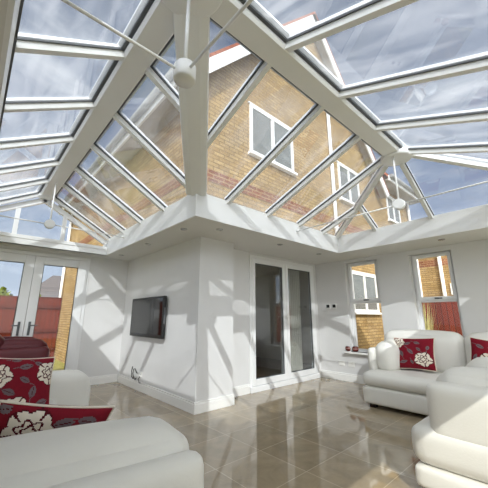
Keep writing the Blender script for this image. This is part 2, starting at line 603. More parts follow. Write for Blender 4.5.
# windows of the outer walls behind and beside the camera
def outer_window(name, axis, c0, c1, spans, z0, z1):
    root = thing(name, None, None, kind='structure')
    f = MB()
    for a, b in spans:
        rect_frame(f, axis, c0, c1, a, b, z0, z1, .06)
    f.build('window_frame', UPVC, root)
    for a, b in spans:
        g = MB()
        cm = (c0 + c1) / 2
        if axis == 'x': g.box(cm, cm + .01, a + .05, b - .05, z0 + .05, z1 - .05)
        else: g.box(a + .05, b - .05, cm, cm + .01, z0 + .05, z1 - .05)
        g.build('glass_pane', GLASS, root)


outer_window('window_3', 'x', XW - .16, XW - .09, [(-.8, .7), (.7, 2.2)], .6, 2.15)
outer_window('window_4', 'y', YW - .16, YW - .09, [(-2.3, -.6), (-.6, 1.1), (1.1, 2.8)], 0.0, 2.2)

# ------------------------------------------------------------------ glass lantern roof
roof = thing('lantern_roof', 'white framed glass lantern roof over the whole room', 'glass roof', (-W1, -W2, ZF))

# upstand lining the opening (bright inner faces)
m = MB()
m.box(-D, -D + T, -DY, YG + T, ZS, ZF)
m.box(-D + T, XE, -DY, -DY + T, ZS, ZF)
m.box(XE, XE + T, YO, -DY + T, ZS, ZF)
m.box(XO - T, XO, YO, YG + T, ZS, ZXO)
m.box(XO, XE, YO - T, YO, ZS, ZF)
m.box(XO, -D, YG, YG + .1, ZS, ZS + .095)
m.build('upstand', UPVC, roof)
# eaves beams the rafters sit on
m = MB()
m.box(-D + .002, -D + .09, -DY, YG + .1, ZF, ZF + .045)
m.box(-D, XE, -DY + .002, -DY + .09, ZF, ZF + .045)
m.box(XE + .002, XE + .09, YO, -DY + .09, ZF, ZF + .045)
m.box(XO, XE, YO - .09, YO - .002, ZF, ZF + .045)
m.box(XO - .09, XO - .002, YO, YG + .1, ZXO, ZXO + .045)
m.build('eaves_beam', FRAMEP, roof)
MB().box(XO, XO + .012, YO, YG, ZXO - .03, ZXO + .03).build('eaves_strip', GASK, roof)  # dark strip where the roof glass meets the outer upstand


def ridge(name, p0, p1):
    d = (Vector(p1) - Vector(p0)).normalized()
    m = MB()
    s = Vector((-d.y, d.x, 0))
    prof = [(-.085, 0), (.085, 0), (HB, .02), (HB, .12), (.05, .16), (-.05, .16), (-HB, .12), (-HB, .02)]
    m.prism([Vector(p0) + s * a + Vector((0, 0, b)) for a, b in prof], Vector(p1) - Vector(p0))
    o = m.build(name, FRAMEP, roof)
    g = MB()
    for sg in (-1, 1):
        g.beam(Vector(p0) + s * sg * (HB + .012), Vector(p1) + s * sg * (HB + .012), .026, .02, (0, 0, 1), GZ - .012)
    g.build('glazing_gasket', GASK, o)
    c = MB()
    for sg in (-1, 1):
        c.beam(Vector(p0) + s * sg * (HB + .03), Vector(p1) + s * sg * (HB + .03), .05, .02, (0, 0, 1), GZ + .016)
    c.build('ridge_cap', UPVC, o)
    return o


ridge('ridge_beam', (-W1, -W2, ZR), (-W1, YG + .06, ZR))
ridge('ridge_beam', (-W1, -W2, ZR), (RX, -W2, ZR))


def rafter(p0, p1, nrm, w=.06, name='rafter', h=.045):
    """foot p0 to top p1 along the underside line"""
    o = MB().beam(p0, p1, w, h, nrm, 0, taper=.8).build(name, FRAMEP, roof)
    MB().beam(p0, p1, w + .022, .014, nrm, h).build('glazing_gasket', GASK, o)
    MB().beam(p0, p1, w + .012, .022, nrm, h + .024).build('rafter_cap', UPVC, o)


nl_i, nl_o = (SL, 0, 1), (-SL, 0, 1)
nr_i, nr_o = (0, SR, 1), (0, -SR, 1)
# valley line and outer hip line (plan)
vx = lambda y: -W1 + (y + W2) * (W1 - D) / (W2 - DY)
vy = lambda x: -W2 + (x + W1) * (W2 - DY) / (W1 - D)
HX, HY = XO, -W2 - (-W1 - XO) * SL / SR
hx = lambda y: -W1 + (y + W2) * (HX + W1) / (HY + W2)
for y in YS[:5]:
    x0 = -D if y > -DY else vx(y)
    rafter((x0, y, zli(x0, y)), (-W1 + HB - .02, y, zli(-W1 + HB - .02, y)), nl_i)
for y in YS[:5]:
    rafter((XO, y, zlo(XO, y)), (-W1 - HB + .02, y, zlo(-W1 - HB + .02, y)), nl_o)
for x in XS:
    y0 = -DY if x > -D else vy(x)
    rafter((x, y0, zri(x, y0)), (x, -W2 + HB - .02, zri(x, -W2 + HB - .02)), nr_i)
    rafter((x, YO, zro(x, YO)), (x, -W2 - HB + .02, zro(x, -W2 - HB + .02)), nr_o)
rafter((-1.68, YO, zro(0, YO)), (-1.68, -W2 - HB + .02, zro(0, -W2 - HB + .02)), nr_o)
# hips of the right end and the jack rafters that meet them
for sg in (1, -1):
    p0 = (XE, -W2 + sg * (W2 - DY), ZF)
    rafter(p0, (RX, -W2 + sg * .05, ZEND), (SE * .6, sg * SR * .6, 1), .075, 'hip_rafter', .05)
    for xx, plane in ((2.072, 'side'),):
        t = (XE - xx) / (XE - RX)
        yh = p0[1] + (-W2 + sg * .05 - p0[1]) * t
        zz = zri if sg > 0 else zro
        rafter((xx, p0[1], ZF), (xx, yh, zz(xx, yh)), nr_i if sg > 0 else nr_o)
    yj = -W2 + sg * .845
    xj = XE - (abs(p0[1] - yj) / (W2 - DY - .05)) * (XE - RX)
    rafter((XE, yj, ZF), (xj, yj, zhe(xj, yj)), (SE, 0, 1))
rafter((XE, -W2, ZF), (RX + .05, -W2, zhe(RX + .05, 0)), (SE, 0, 1))
# valley and outer hip
m = MB()
p0, p1 = Vector((-W1 + .05, -W2 + .05 * (W2 - DY) / (W1 - D), ZR - .005)), Vector((-D + .02, -DY + .03, ZF - .005))
dv = (p1 - p0).normalized(); sv = dv.cross(Vector((0, 0, 1))).normalized(); uv = sv.cross(dv)
prof = [(-.125, .05), (-.115, .012), (-.055, 0), (.055, 0), (.115, .012), (.125, .05), (.125, .09), (-.125, .09)]
m.prism([p0 + sv * a + uv * b for a, b in prof], p1 - p0)
m.build('valley_rafter', FRAMEP, roof)
MB().beam((-W1, -W2, ZR), (HX, HY, ZXO), .16, .07, (0, 0, 1), 0).build('hip_rafter', FRAMEP, roof)
# round bosses under the ridge ends
MB().lathe((-W1, -W2, ZR - .035), [(.10, 0), (.20, .006), (.215, .02), (.215, .05), (.20, .08)], 36).build('ridge_boss', FRAMEP, roof)
MB().lathe((RX - .02, -W2, ZR - .03), [(.10, 0), (.17, .006), (.185, .02), (.185, .05), (.17, .12)], 36).build('ridge_boss', FRAMEP, roof)
MB().lathe((-W1, YG - .10, ZR - .02), [(.06, 0), (.11, .006), (.12, .02), (.12, .05), (.11, .1)], 28).build('ridge_boss', FRAMEP, roof)


# panes
def panes(poly, axis, cuts, z, nrm):
    vals = [-1e3] + sorted(cuts) + [1e3]
    n = Vector(nrm).normalized()
    for a, b in zip(vals[:-1], vals[1:]):
        p = clip(clip(poly, axis, a, True), axis, b, False)
        if len(p) < 3: continue
        ar = abs(sum(p[i][0] * p[(i + 1) % len(p)][1] - p[(i + 1) % len(p)][0] * p[i][1] for i in range(len(p)))) / 2
        if ar < .004: continue
        pts = [Vector((x, y, z(x, y))) + n * .056 for x, y in p]
        MB().prism(pts, n * .008).build('roof_pane', RGLASS, roof)


panes([(-W1 + .05, vy(-W1 + .05)), (-D + .03, vy(-D)), (-D + .03, YG), (-W1 + .05, YG)], 1, YS[:5], zli, nl_i)
panes([(-W1 - .05, YG), (XO - .03, YG), (XO - .03, HY), (-W1 - .05, -W2)], 1, YS[:5], zlo, nl_o)
panes([(-W1, -W2 + .05), (RX, -W2 + .05), (XE, -DY + .03), (-D, -DY + .03)], 0, XS + [2.072], zri, nr_i)
panes([(-W1, -W2 - .05), (HX, HY), (XO, YO - .03), (XE, YO - .03), (RX, -W2 - .05)], 0, [-1.68] + XS + [2.072], zro, nr_o)
panes([(RX, -W2), (XE + .03, YO), (XE + .03, -DY)], 1, [-W2, -W2 - .845, -W2 + .845], zhe, (SE, 0, 1))

# glazed gable over the garden doors
gab = MB()
y0, y1 = YG - .005, YG + .065
ZG0 = ZS + .095
gab.box(XO, -D, y0 - .005, y1 + .005, ZG0, ZG0 + .06)
for sg, xe, zz in ((1, -D, zli), (-1, XO, zlo)):
    a = Vector((-W1, (y0 + y1) / 2, ZR + .015)); b = Vector((xe, (y0 + y1) / 2, zz(xe, 0) - .01))
    gab.beam(a, b, .07, .085, (sg * SL, 0, 1), -.075)
gab.build('gable_frame', UPVC, roof, bevel=.004)
for x in (-2.0, -1.325):
    zz = (zlo if x < -W1 else zli)(x, 0)
    MB().box(x - .032, x + .032, y0 + .006, y1 - .006, ZG0 + .055, zz - .02).build('gable_mullion', UPVC, roof, bevel=.004)
zt = lambda x: (zlo if x < -W1 else zli)(x, 0)
for xs in ([XO, -2.0], [-2.0, -W1, -1.325], [-1.325, -D]):
    pl = [Vector((xs[0], YG + .03, ZG0 + .05)), Vector((xs[-1], YG + .03, ZG0 + .05))] + [Vector((x, YG + .03, zt(x))) for x in xs[::-1]]
    MB().prism(pl, (0, .01, 0)).build('gable_pane', GLASS, roof)
rafter((-D, YS[5], zli(-D, 0)), (-W1 + HB - .02, YS[5], zli(-W1 + HB - .02, 0)), nl_i)
rafter((XO, YS[5], zlo(XO, 0)), (-W1 - HB + .02, YS[5], zlo(-W1 - HB + .02, 0)), nl_o)

# tie rods
ZH = 2.531


def tie(label, x, y, ends, r=.05, thick=.05, axis=None):
    root = thing('tie_rod_hub', label, 'roof tie rod', (x, y, ZH), group=None)
    hb = MB()
    if axis is None:
        hb.lathe((x, y, ZH), [(r * .9, -thick * .6), (r, -thick * .45), (r, thick * .45), (r * .9, thick * .6)], 28)
    else:
        a = Vector(axis); c = Vector((x, y, ZH))
        hb.cyl(c - a * thick * .5, c + a * thick * .5, r, 28)
        hb.cyl(c - a * thick * .62, c + a * thick * .62, r * .84, 28)
    hb.build('hub', FRAMEP, root)
    MB().cyl((x, y, ZH + thick * .5), (x, y, ZR - .01), .011, 10).build('drop_rod', FRAMEP, root)
    for e in ends:
        rd = MB().cyl((x, y, ZH), e, .0085, 10)
        d = (Vector(e) - Vector((x, y, ZH))).normalized()
        rd.cyl(Vector(e) - d * .05, Vector(e), .018, 10)
        rd.build('tie_rod', FRAMEP, root)


tie('white tie rod hub under the main ridge junction beside the valley beam', -W1, -W2, [(XO, -W2, ZH), (-W1, YO, ZH)], .062, .085)
tie('small white tie rod hub in front of the glazed gable over the garden doors', -W1, 1.485, [(-D, 1.485, ZH), (XO, 1.485, ZH)], .066, .06, (0, 1, 0))
tie('small white tie rod hub below the ridge end above the far white sofa', 1.324, -W2, [(1.324, -DY, ZH), (1.324, YO, ZH)], .066, .06, (1, 0, 0))

# ------------------------------------------------------------------ recessed downlights
SPOTS = [(-.353, 2.152, 'recessed white downlight in the soffit nearest the garden doors'),
         (-.366, .972, 'recessed white downlight in the soffit above the wall television'),
         (-.379, -.158, 'recessed white downlight left of the soffit corner above the white pillar'),
         (-.012, -.459, 'recessed white downlight right of the soffit corner above the white pillar'),
         (1.244, -.435, 'recessed white downlight in the soffit over the left edge of the house doors'),
         (2.347, -.431, 'recessed white downlight in the soffit over the right edge of the house doors'),
         (2.826, -2.30, 'recessed white downlight in the soffit above the far sofa')]
for x, y, lab in SPOTS:
    root = thing('downlight', lab, 'downlight', (x, y, ZS), group='recessed downlights')
    MB().lathe((x, y, ZS - .007), [(.034, 0), (.044, 0), (.048, .007), (.034, .007)], 24).build('bezel', CHROME, root)
    MB().lathe((x, y, ZS - .004), [(.033, 0), (.033, .003)], 24).build('lens', LAMPE, root)

# ------------------------------------------------------------------ wall television, sockets, thermostats
root = thing('wall_television', 'flat black television mounted on the white wall', 'television', (0, 1.5, .86))
tv = MB()
tv.box(-.085, -.03, .85, 2.10, .875, 1.535)
tv.build('casing', BLACK, root, bevel=.012)
MB().box(-.087, -.084, .885, 2.065, .93, 1.50).build('screen', SCREEN, root)
MB().box(-.03, 0, 1.3, 1.7, 1.05, 1.4).build('wall_bracket', BLACK, root)
MB().box(-.07, -.045, .842, .852, 1.1, 1.35).build('side_panel', GREYPL, root)


def socket(loc, axis, label, w=.146, plugs=False):
    x, y, z = loc
    root = thing('wall_socket', label, 'socket', loc)
    if axis == 'x':
        MB().box(x - .01, x, y - w / 2, y + w / 2, z - .043, z + .043).build('face_plate', PLASTIC, root, bevel=.003)
        for s in (-1, 1):
            MB().box(x - .014, x - .009, y + s * w * .27 - .012, y + s * w * .27 + .012, z + .012, z + .034).build('rocker_switch', PLASTIC, root)
    return root


sk = socket((0, 1.69, .262), 'x', 'white double socket with plugs on the wall below the television')
MB().box(-.06, -.012, 1.64, 1.70, .225, .28).build('plug', PLASTIC, sk, bevel=.006)
cb = MB().tube([(-.04, 1.67, .25), (-.07, 1.70, .30), (-.06, 1.78, .34), (-.05, 1.86, .33), (-.045, 1.90, .25), (-.05, 1.84, .19), (-.055, 1.76, .17), (-.06, 1.72, .2)], .008)
cb.tube([(-.05, 1.60, .24), (-.08, 1.58, .2), (-.07, 1.56, .15), (-.05, 1.55, .148)], .007)
cb.tube([(-.045, 1.93, .36), (-.05, 1.95, .28), (-.055, 1.92, .2), (-.05, 1.86, .17)], .008)
tag(cb.build('power_cable', BLACK), 'black power cable looped beside the socket below the television', 'cable')
socket((LX, -.17, .315), 'x', 'white socket on the window wall below the sill, nearer the corner', .13)
socket((LX, -.38, .315), 'x', 'white socket on the window wall below the sill, nearer the sofa', .13)
for yy, lab in ((.045, 'small dark thermostat panel beside the corner right of the house doors'), (-.10, 'small dark thermostat panel nearer the first window')):
    root = thing('thermostat', lab, 'thermostat', (LX, yy, 1.415), group='wall thermostats')
    MB().box(LX - .014, LX, yy - .044, yy + .044, 1.365, 1.465).build('wall_plate', PLASTIC, root, bevel=.003)
    MB().box(LX - .022, LX - .013, yy - .034, yy + .034, 1.395, 1.458).build('display', BLACK, root)

# bowls on the sill
for yy, s, lab in ((-.33, 1.05, 'dark red ceramic pot on the sill nearer the corner'), (-.47, .95, 'dark red ceramic pot on the sill beside the sofa arm')):
    o = MB().lathe((LX + .03, yy, .551), [(.03 * s, 0), (.055 * s, .015), (.064 * s, .045), (.058 * s, .08), (.046 * s, .098), (.04 * s, .095), (.05 * s, .07)], 24)
    root = o.build('ceramic_pot', POT)
    tag(root, lab, 'pot', 'pots on the window sill')
    MB().lathe((LX + .03, yy, .551 + .05 * s), [(.0645 * s, 0), (.0655 * s, .006), (.0645 * s, .012)], 24).build('pale_band', POTB, root)


# ------------------------------------------------------------------ sofas
def sofa(name, label, cat, loc, rz, Wd, Dp, seats, mat, arm_in=.10, arm_set=.30, arm_w=.30, arm_h=.70, back_h=.95, back_d=.30, slope=0.0, fat=1.0, arm_w2=None, arm_x=0.0, seat_in=0.0, z_seat=.27, z_top=.46):
    root = thing(name, label, cat, loc, rz)
    hw, hd = Wd / 2, Dp / 2
    MB().soft((0, seat_in / 2, .05 + (z_seat - .05) / 2), (Wd, Dp - seat_in, z_seat - .05), .035, (.01, .01, 0)).build('base', mat, root, True)
    # seat platform cushions
    sw = Wd / seats
    for k in range(seats):
        cx = -hw + sw * (k + .5)
        MB().soft((cx, seat_in / 2 - .005, (z_seat + z_top) / 2), (sw - .004, Dp - seat_in + .01, z_top - z_seat + .004), .085, (.004, .02, .012)).build('seat_cushion', mat, root, True)
    ad = Dp - arm_set
    for s in (-1, 1):
        xo = s * (hw - arm_in - .06)
        f = (lambda p, t: Vector((p.x, p.y, p.z + slope * (p.y / ad + .5)))) if slope else None
        z0 = .06 if seat_in else .36
        zt = arm_h - (.04 if not (arm_w2 == 0 and s > 0) else .0)
        flat = arm_w2 == 0 and s > 0
        a = MB().soft((xo, arm_set / 2, (z0 + zt) / 2), (.13 * fat * (1.4 if flat else 1), ad, zt - z0), .085 if flat else .06, (.012, .01, .0), fn=f)
        if flat:                                            # plain upright arm with a generously rounded front corner
            for p in a.v:
                q = Vector((p.y + hd - arm_set, 0, p.z))
                fy, fz = (-hd + arm_set + .20) - p.y, p.z - (zt - .20)
                if fy > 0 and fz > 0:
                    l = math.hypot(fy, fz)
                    k = .20 / max(l, .20)
                    p.y, p.z = (-hd + arm_set + .20) - fy * k, (zt - .20) + fz * k
        ao = a.build('armrest', mat, root, True)
        if flat: continue
        aw = arm_w2 if (arm_w2 and s > 0) else arm_w
        xi = s * (hw - arm_in - .08 * fat - aw / 2)
        MB().soft((xi, arm_set / 2 + .01, (.42 + arm_h + arm_x) / 2 + .02), (aw, ad - .02, arm_h - .38 + arm_x), .13, (.02, .03, .03), fn=f).build('arm_pillow', mat, ao, True)
    bw = (Wd - 2 * arm_in - .12) / seats
    MB().soft((0, hd - .10, .55), (Wd - 2 * arm_in - .1, .18, .62), .06).build('back_frame', mat, root, True)
    for k in range(seats):
        cx = -(bw * seats) / 2 + bw * (k + .5)

        def lean(p, t):
            return Vector((p.x, p.y + .10 * (p.z + .25), p.z))
        bo = MB().soft((cx, hd - .10 - back_d / 2, (.44 + back_h) / 2), (bw - .01, back_d, back_h - .42), .12, (.01, .045, .03), fn=lean).build('back_cushion', mat, root, True)
    for sx in (-1, 1):
        for sy in (-1, 1):
            MB().box(sx * (hw - .10) - .04, sx * (hw - .10) + .04, sy * (hd - .10) - .04, sy * (hd - .10) + .04, 0, .06).build('foot', FOOT, root, True)
    return root


sofa('leather_sofa', 'white leather sofa with red floral cushions below the two windows', 'sofa', (2.44, -2.40, 0), R(-90), 2.24, 1.02, 2, LEATHER, -.01, .24, .30, .80, .98, .30)
sofa('leather_sofa', 'white leather sofa in the right foreground seen from its arm', 'sofa', (.93, -3.05, 0), R(180), 1.50, 1.02, 2, LEATHER, .06, .13, .28, .78, .95, .28, fat=1.5, arm_x=.0, z_seat=.19, z_top=.445)
LS_ROT = R(85)
sofa('leather_sofa', 'white leather sofa in the left foreground holding two floral cushions', 'sofa', (-1.89, -.90, 0), LS_ROT, 2.66, 1.28, 2, LEATHER, .0, .06, .40, .64, .92, .20, .03, arm_w2=0, seat_in=.40, z_top=.40)
sofa('leather_armchair', 'burgundy leather armchair in front of the garden doors', 'armchair', (-1.80, 2.0, 0), R(90), 1.0, .86, 1, BURG, .0, .05, .20, .85, .97, .26)
sofa('armchair', 'pale armchair inside the house behind the glazed house doors', 'armchair', (1.75, 2.3, 0), R(-60), .9, .9, 1, GREYLEATHER, .02, .10, .2, .66, .9, .26)


# ------------------------------------------------------------------ floral cushions
def pattern(u, v, flowers, leaves):
    for cx, cy, rad in flowers:
        dx, dy = u - cx, v - cy
        r = math.hypot(dx, dy) / rad
        if r < 1.15:
            th = math.atan2(dy, dx)
            edge = .80 + .20 * abs(math.cos(2.5 * th + .4))
            if r < edge:
                for ring, k, ph in ((.30, 2, .2), (.56, 3, 1.1)):
                    e = ring * (.88 + .16 * math.cos(k * 2 * th + ph))
                    if abs(r - e) < .05: return 1
                if r > .6 and abs(math.sin(2.5 * th + .4 + math.pi / 2)) > .985: return 1
                return 3
            if r < edge + .06: return 1
    for cx, cy, ln, wd, an in leaves:
        dx, dy = u - cx, v - cy
        a = dx * math.cos(an) + dy * math.sin(an)
        b = -dx * math.sin(an) + dy * math.cos(an)
        if abs(a) < ln:
            ww = wd * (1 - (a / ln) ** 2)
            if abs(b) < ww * .10: return 1
            if abs(b) < ww: return 2
        elif -ln * 1.9 < a <= -ln and abs(b + .02 * math.sin(a * 9)) < .014: return 2
    return 0


FL_A = [(.52, -.42, .44), (-.72, .62, .36)]
LV_A = [(-.25, .55, .20, .09, .5), (.22, .62, .18, .09, -.4), (-.55, -.1, .2, .10, 1.9), (-.1, .05, .22, .10, -.9), (-.45, -.62, .22, .1, .3),
        (.75, .3, .16, .08, 1.4), (.3, .2, .15, .08, 2.3), (-.85, -.35, .14, .07, 1.2), (-.02, -.62, .14, .07, -1.2)]
FL_B = [(.80, .42, .40), (-.62, .35, .38), (-.1, -.72, .42)]
LV_B = [(.1, .65, .2, .1, .2), (.1, .2, .17, .09, 2.6), (.35, -.2, .22, .1, 1.4), (-.3, -.15, .2, .1, -.5), (.65, -.55, .2, .11, .4), (-.8, -.4, .18, .1, 1.1), (.45, .75, .15, .08, -.6), (-.15, .9, .15, .07, .1)]
FL_C = [(-.15, -.28, .5), (.85, .75, .3)]
LV_C = [(.05, .6, .2, .1, .4), (-.6, .5, .2, .1, -.5), (.45, .15, .22, .1, -1.1), (-.8, -.1, .18, .09, 1.2), (.65, -.5, .2, .1, .6), (.62, .40, .15, .08, .2)]

FL_D = [(-.42, .55, .44), (.5, -.5, .45)]
LV_D = [(.12, .74, .2, .11, .3), (.55, .78, .2, .11, -.2), (.30, .40, .2, .1, 1.2), (.85, .55, .16, .09, .2), (.0, .1, .2, .1, -.6), (-.6, -.3, .2, .1, .8), (-.9, .9, .14, .08, .4), (.72, .2, .18, .09, .9)]


def cushion(label, loc, eul, size, thick, flowers, leaves, sq=1.0):
    root = bpy.data.objects.new('cushion', None)
    COL.objects.link(root)
    root.empty_display_size = .1
    root.location = loc
    root.rotation_euler = eul
    tag(root, label, 'cushion', 'red floral cushions')
    n = 84
    h = size / 2
    m = MB()

    def pos(i, j, sg):
        u, v = 2 * i / n - 1, 2 * j / n - 1
        pin = 1 - .07 * (1 - abs(u) ** 2 * abs(v) ** 2) * 1.0
        px = u * h * (1 - .07 * (1 - v * v) * abs(u)) * 1.0
        pz = v * h * sq * (1 - .07 * (1 - u * u) * abs(v))
        t = max(0, (1 - u ** 4) * (1 - v ** 4)) ** .55 * thick / 2
        wr = .006 * math.sin(7 * u + 3 * v) * (1 - u * u) * (1 - v * v)
        return (px, sg * t + (wr if t > .01 else 0), pz)
    for sg in (-1, 1):
        vs = [pos(i, j, sg) for j in range(n + 1) for i in range(n + 1)]
        base = len(m.v)
        m.v += [Vector(p) for p in vs]
        for j in range(n):
            for i in range(n):
                q = [j * (n + 1) + i, j * (n + 1) + i + 1, (j + 1) * (n + 1) + i + 1, (j + 1) * (n + 1) + i]
                if sg > 0: q = q[::-1]
                m.f.append([k + base for k in q])
                m.m.append(pattern(2 * (i + .5) / n - 1, 2 * (j + .5) / n - 1, flowers, leaves))
                m.s.append(True)
    m.build('cover', [C_RED, C_DARK, C_GREY, C_WHITE], root, True, recalc=False)
    edge = []
    for k in range(n): edge.append(pos(k, 0, 0))
    for k in range(n): edge.append(pos(n, k, 0))
    for k in range(n): edge.append(pos(n - k, n, 0))
    for k in range(n + 1): edge.append(pos(0, n - k, 0))
    o = MB().tube([(p[0], 0, p[2]) for p in edge], .007, 6).build('piping', [C_WHITE], root, True)
    o['label'] = 'cream twisted piping'
    return root


# ------------------------------------------------------------------ place cushions (front face looks along local -y)
cushion('red floral cushion leaning in the left corner of the far sofa', (2.46, -1.83, .70), (R(-20), R(-2), R(-88)), .54, .15, FL_A, LV_A, .82)
cushion('red floral cushion at the right edge leaning on the far sofa back', (2.46, -2.74, .71), (R(-20), R(7), R(-84)), .50, .15, FL_C, LV_C, .90)
cushion('red floral cushion standing against the far arm of the left sofa', (-1.92, -.04, .585), (R(-20), R(6), R(12)), .59, .16, FL_B, LV_B, .92)
cushion('red floral cushion slumped over the near arm of the left sofa', (-1.93, -1.46, .535), (R(26), R(12), R(-3)), .56, .14, FL_D, LV_D, .86)

# ------------------------------------------------------------------ room beyond the house doors
MB().box(.25, 4.6, .45, 4.2, -.08, 0).build('floor_inner', WOODF, kind='structure')
MB().box(.25, 2.6, 4.2, 4.3, 0, 2.5).box(4.5, 4.6, 4.2, 4.3, 0, 2.5).box(2.6, 4.5, 4.2, 4.3, 0, .5).box(2.6, 4.5, 4.2, 4.3, 2.3, 2.5).build('wall_inner_back', INWALL, kind='structure')  # gap added in the wall so daylight brightens this room
MB().box(4.6, 4.7, .45, 4.3, 0, 2.5).build('wall_inner_right', INWALL, kind='structure')
MB().box(.15, .25, LY + .25, 4.3, 0, 2.5).box(3.55, 4.6, .35, .45, 0, 2.5).build('wall_inner_left', INWALL, kind='structure')
MB().box(.15, 4.7, .45, 4.3, 2.5, 2.6).build('ceiling_inner', INWALL, kind='structure')
m = MB()
pts = []
nn = 90
for i in range(nn + 1):
    x = 2.42 + .66 * i / nn
    pts.append((x, .62 + .03 * math.sin(i * .72)))
vs, fs = [], []
for z in (.03, 2.3):
    for x, y in pts: vs.append((x, y, z))
for z in (.03, 2.3):
    for x, y in pts: vs.append((x, y + .006, z))
k = nn + 1
for i in range(nn):
    fs.append((i, i + 1, k + i + 1, k + i)); fs.append((2 * k + i, 3 * k + i, 3 * k + i + 1, 2 * k + i + 1))
m.add(vs, fs, 0, True)
tag(m.build('curtain', CURT, recalc=False), 'pale pleated curtain hanging inside the house behind the right hand door pane', 'curtain')

# ------------------------------------------------------------------ outdoors
MB().box(-14, 26, -14, 40, -.3, -.12).build('ground', LAWN, kind='structure')

house = thing('brick_house', 'buff brick house with white bargeboards rising above the glass roof', 'house', (3.3, 2, -.12))
GY, HXE, EZ, PX, PZ = .2, 6.6, 5.45, 3.4, 9.25
BL = 8.6
m = MB()
m.prism([(0, GY, 2.6), (3.56, GY, 2.6), (3.56, GY, -.12), (HXE, GY, -.12), (HXE, GY, EZ), (PX, GY, PZ), (0, GY, EZ)], (0, .2, 0))
m.build('gable_wall', BRICKX, house)
m = MB()
m.box(0, .2, GY + .2, BL, 2.6, EZ).box(0, .2, LY + .26, BL, -.12, 2.6)
m.box(.2, HXE, BL - .2, BL, 2.7, EZ)
m.build('side_wall', BRICKY, house)
MB().box(HXE, 9.6, .25, .45, -.12, 5.5).build('wing_wall', BRICKX, house)
MB().box(.0, 6.6, GY - .006, GY, 3.38, 3.60).build('brick_band', BANDX, house)
MB().box(-.006, 0, GY, BL, 3.38, 3.60).build('brick_band', BANDY, house)
# main roof
th = math.atan2(PZ - EZ, PX + .0)
for sg in (-1, 1):
    m = MB()
    ex = PX + sg * (PX + .42) if sg < 0 else PX + (HXE - PX + .42)
    ez = EZ - .42 * (PZ - EZ) / PX
    m.prism([(PX, GY - .28, PZ + .10), (ex, GY - .28, ez + .10), (ex, GY - .28, ez + .02), (PX, GY - .28, PZ + .02)], (0, BL - GY + .5, 0))
    m.build('roof_slope', ROOFT, house)
    b = MB()
    sx = Vector((ex, GY - .26, ez)); pk = Vector((PX, GY - .26, PZ + .02))
    b.beam(sx, pk, .035, .22, (sg * 1.2, 0, 1), -.20)
    b.build('bargeboard', BOARDW, house)
    s_ = MB()
    s_.prism([(PX, GY - .25, PZ - .02), (ex, GY - .25, ez - .02), (ex, GY - .25, ez - .06), (PX, GY - .25, PZ - .06)], (0, .25, 0))
    s_.build('verge_soffit', SOFFITG, house)
# eaves on the side wall: soffit, fascia, gutter
ezl = EZ - .42 * (PZ - EZ) / PX
MB().box(-.40, 0, GY - .26, BL + .2, ezl - .05, ezl - .02).build('eave_soffit', SOFFITG, house)
MB().box(-.44, -.40, GY - .26, BL + .2, ezl - .10, ezl + .12).build('fascia', BOARDW, house)
MB().cyl((-.51, GY - .26, ezl + .06), (-.51, BL + .2, ezl + .06), .062, 12).build('gutter', GUTTER, house)
# wing roof with its own eave
MB().prism([(HXE, -.15, 5.55), (HXE, -.15, 5.65), (HXE, 3.0, 7.6), (HXE, 3.0, 7.5)], (3.2, 0, 0)).build('roof_slope', ROOFT, house)
MB().box(HXE + .3, 9.8, -.15, .25, 5.45, 5.5).build('eave_soffit', SOFFITG, house)
MB().box(HXE + .3, 9.8, -.19, -.15, 5.42, 5.6).build('fascia', BOARDW, house)
MB().cyl((HXE + .3, -.25, 5.56), (9.8, -.25, 5.56), .06, 12).build('gutter', GUTTER, house)
# downpipes
for x, y, z0, z1 in ((4.06, GY - .05, -.12, 7.3), (9.35, .18, -.12, 5.45), (-.06, BL - .12, -.12, 5.0)):
    p = MB().cyl((x, y, z0), (x, y, z1), .045, 12)
    for zz in (1.5, 3.3, 5.0):
        p.cyl((x, y, zz), (x, y, zz + .05), .055, 12)
    p.build('downpipe', BOARDW, house)


def house_window(x0, x1, z0, z1, y, lights, sill=True):
    m = MB()
    rect_frame(m, 'y', y - .03, y + .02, x0, x1, z0, z1, .07)
    step = (x1 - x0) / lights
    for k in range(1, lights):
        m.box(x0 + step * k - .04, x0 + step * k + .04, y - .03, y + .02, z0 + .07, z1 - .07)
    m.box(x0 - .04, x1 + .04, y - .09, y, z0 - .05, z0)
    m.box(x0 - .04, x1 + .04, y - .035, y, z1, z1 + .025)
    o = m.build('window', BOARDW, house)
    for k in range(lights):
        MB().box(x0 + step * k + .05, x0 + step * (k + 1) - .05, y - .012, y - .006, z0 + .06, z1 - .06).build('pane', HGLASS, o)


HGLASS = plain('dim_house_glass', (122, 124, 120), .05, .8, .25, 2.5)
house_window(1.17, 2.50, 4.27, 5.36, GY, 2)
house_window(4.42, 5.52, 4.22, 5.28, GY, 2)
house_window(7.55, 8.6, 4.35, 5.25, .25, 2)
house_window(4.62, 6.0, 1.32, 2.33, GY, 2)

# neighbouring brick building seen through the second window
nb = thing('brick_outbuilding', 'buff brick building with white downpipes beyond the garden fence', 'building', (10.2, -.4, -.12))
MB().box(10, 12, -1.6, .9, -.12, 3.9).build('wall', BRICKY, nb)
MB().box(9.994, 10, -1.6, .9, 3.0, 3.25).build('brick_band', BANDY, nb)
MB().box(9.9, 12.1, -1.7, 1.0, 3.9, 4.0).build('flat_roof', SLATE, nb)
for yy in (.33, -.42):
    MB().cyl((9.94, yy, -.12), (9.94, yy, 3.9), .06, 12).build('downpipe', BOARDW, nb)
MB().box(9.96, 10.0, -1.2, -.62, 1.95, 2.35).build('wall_vent', BOARDW, nb)

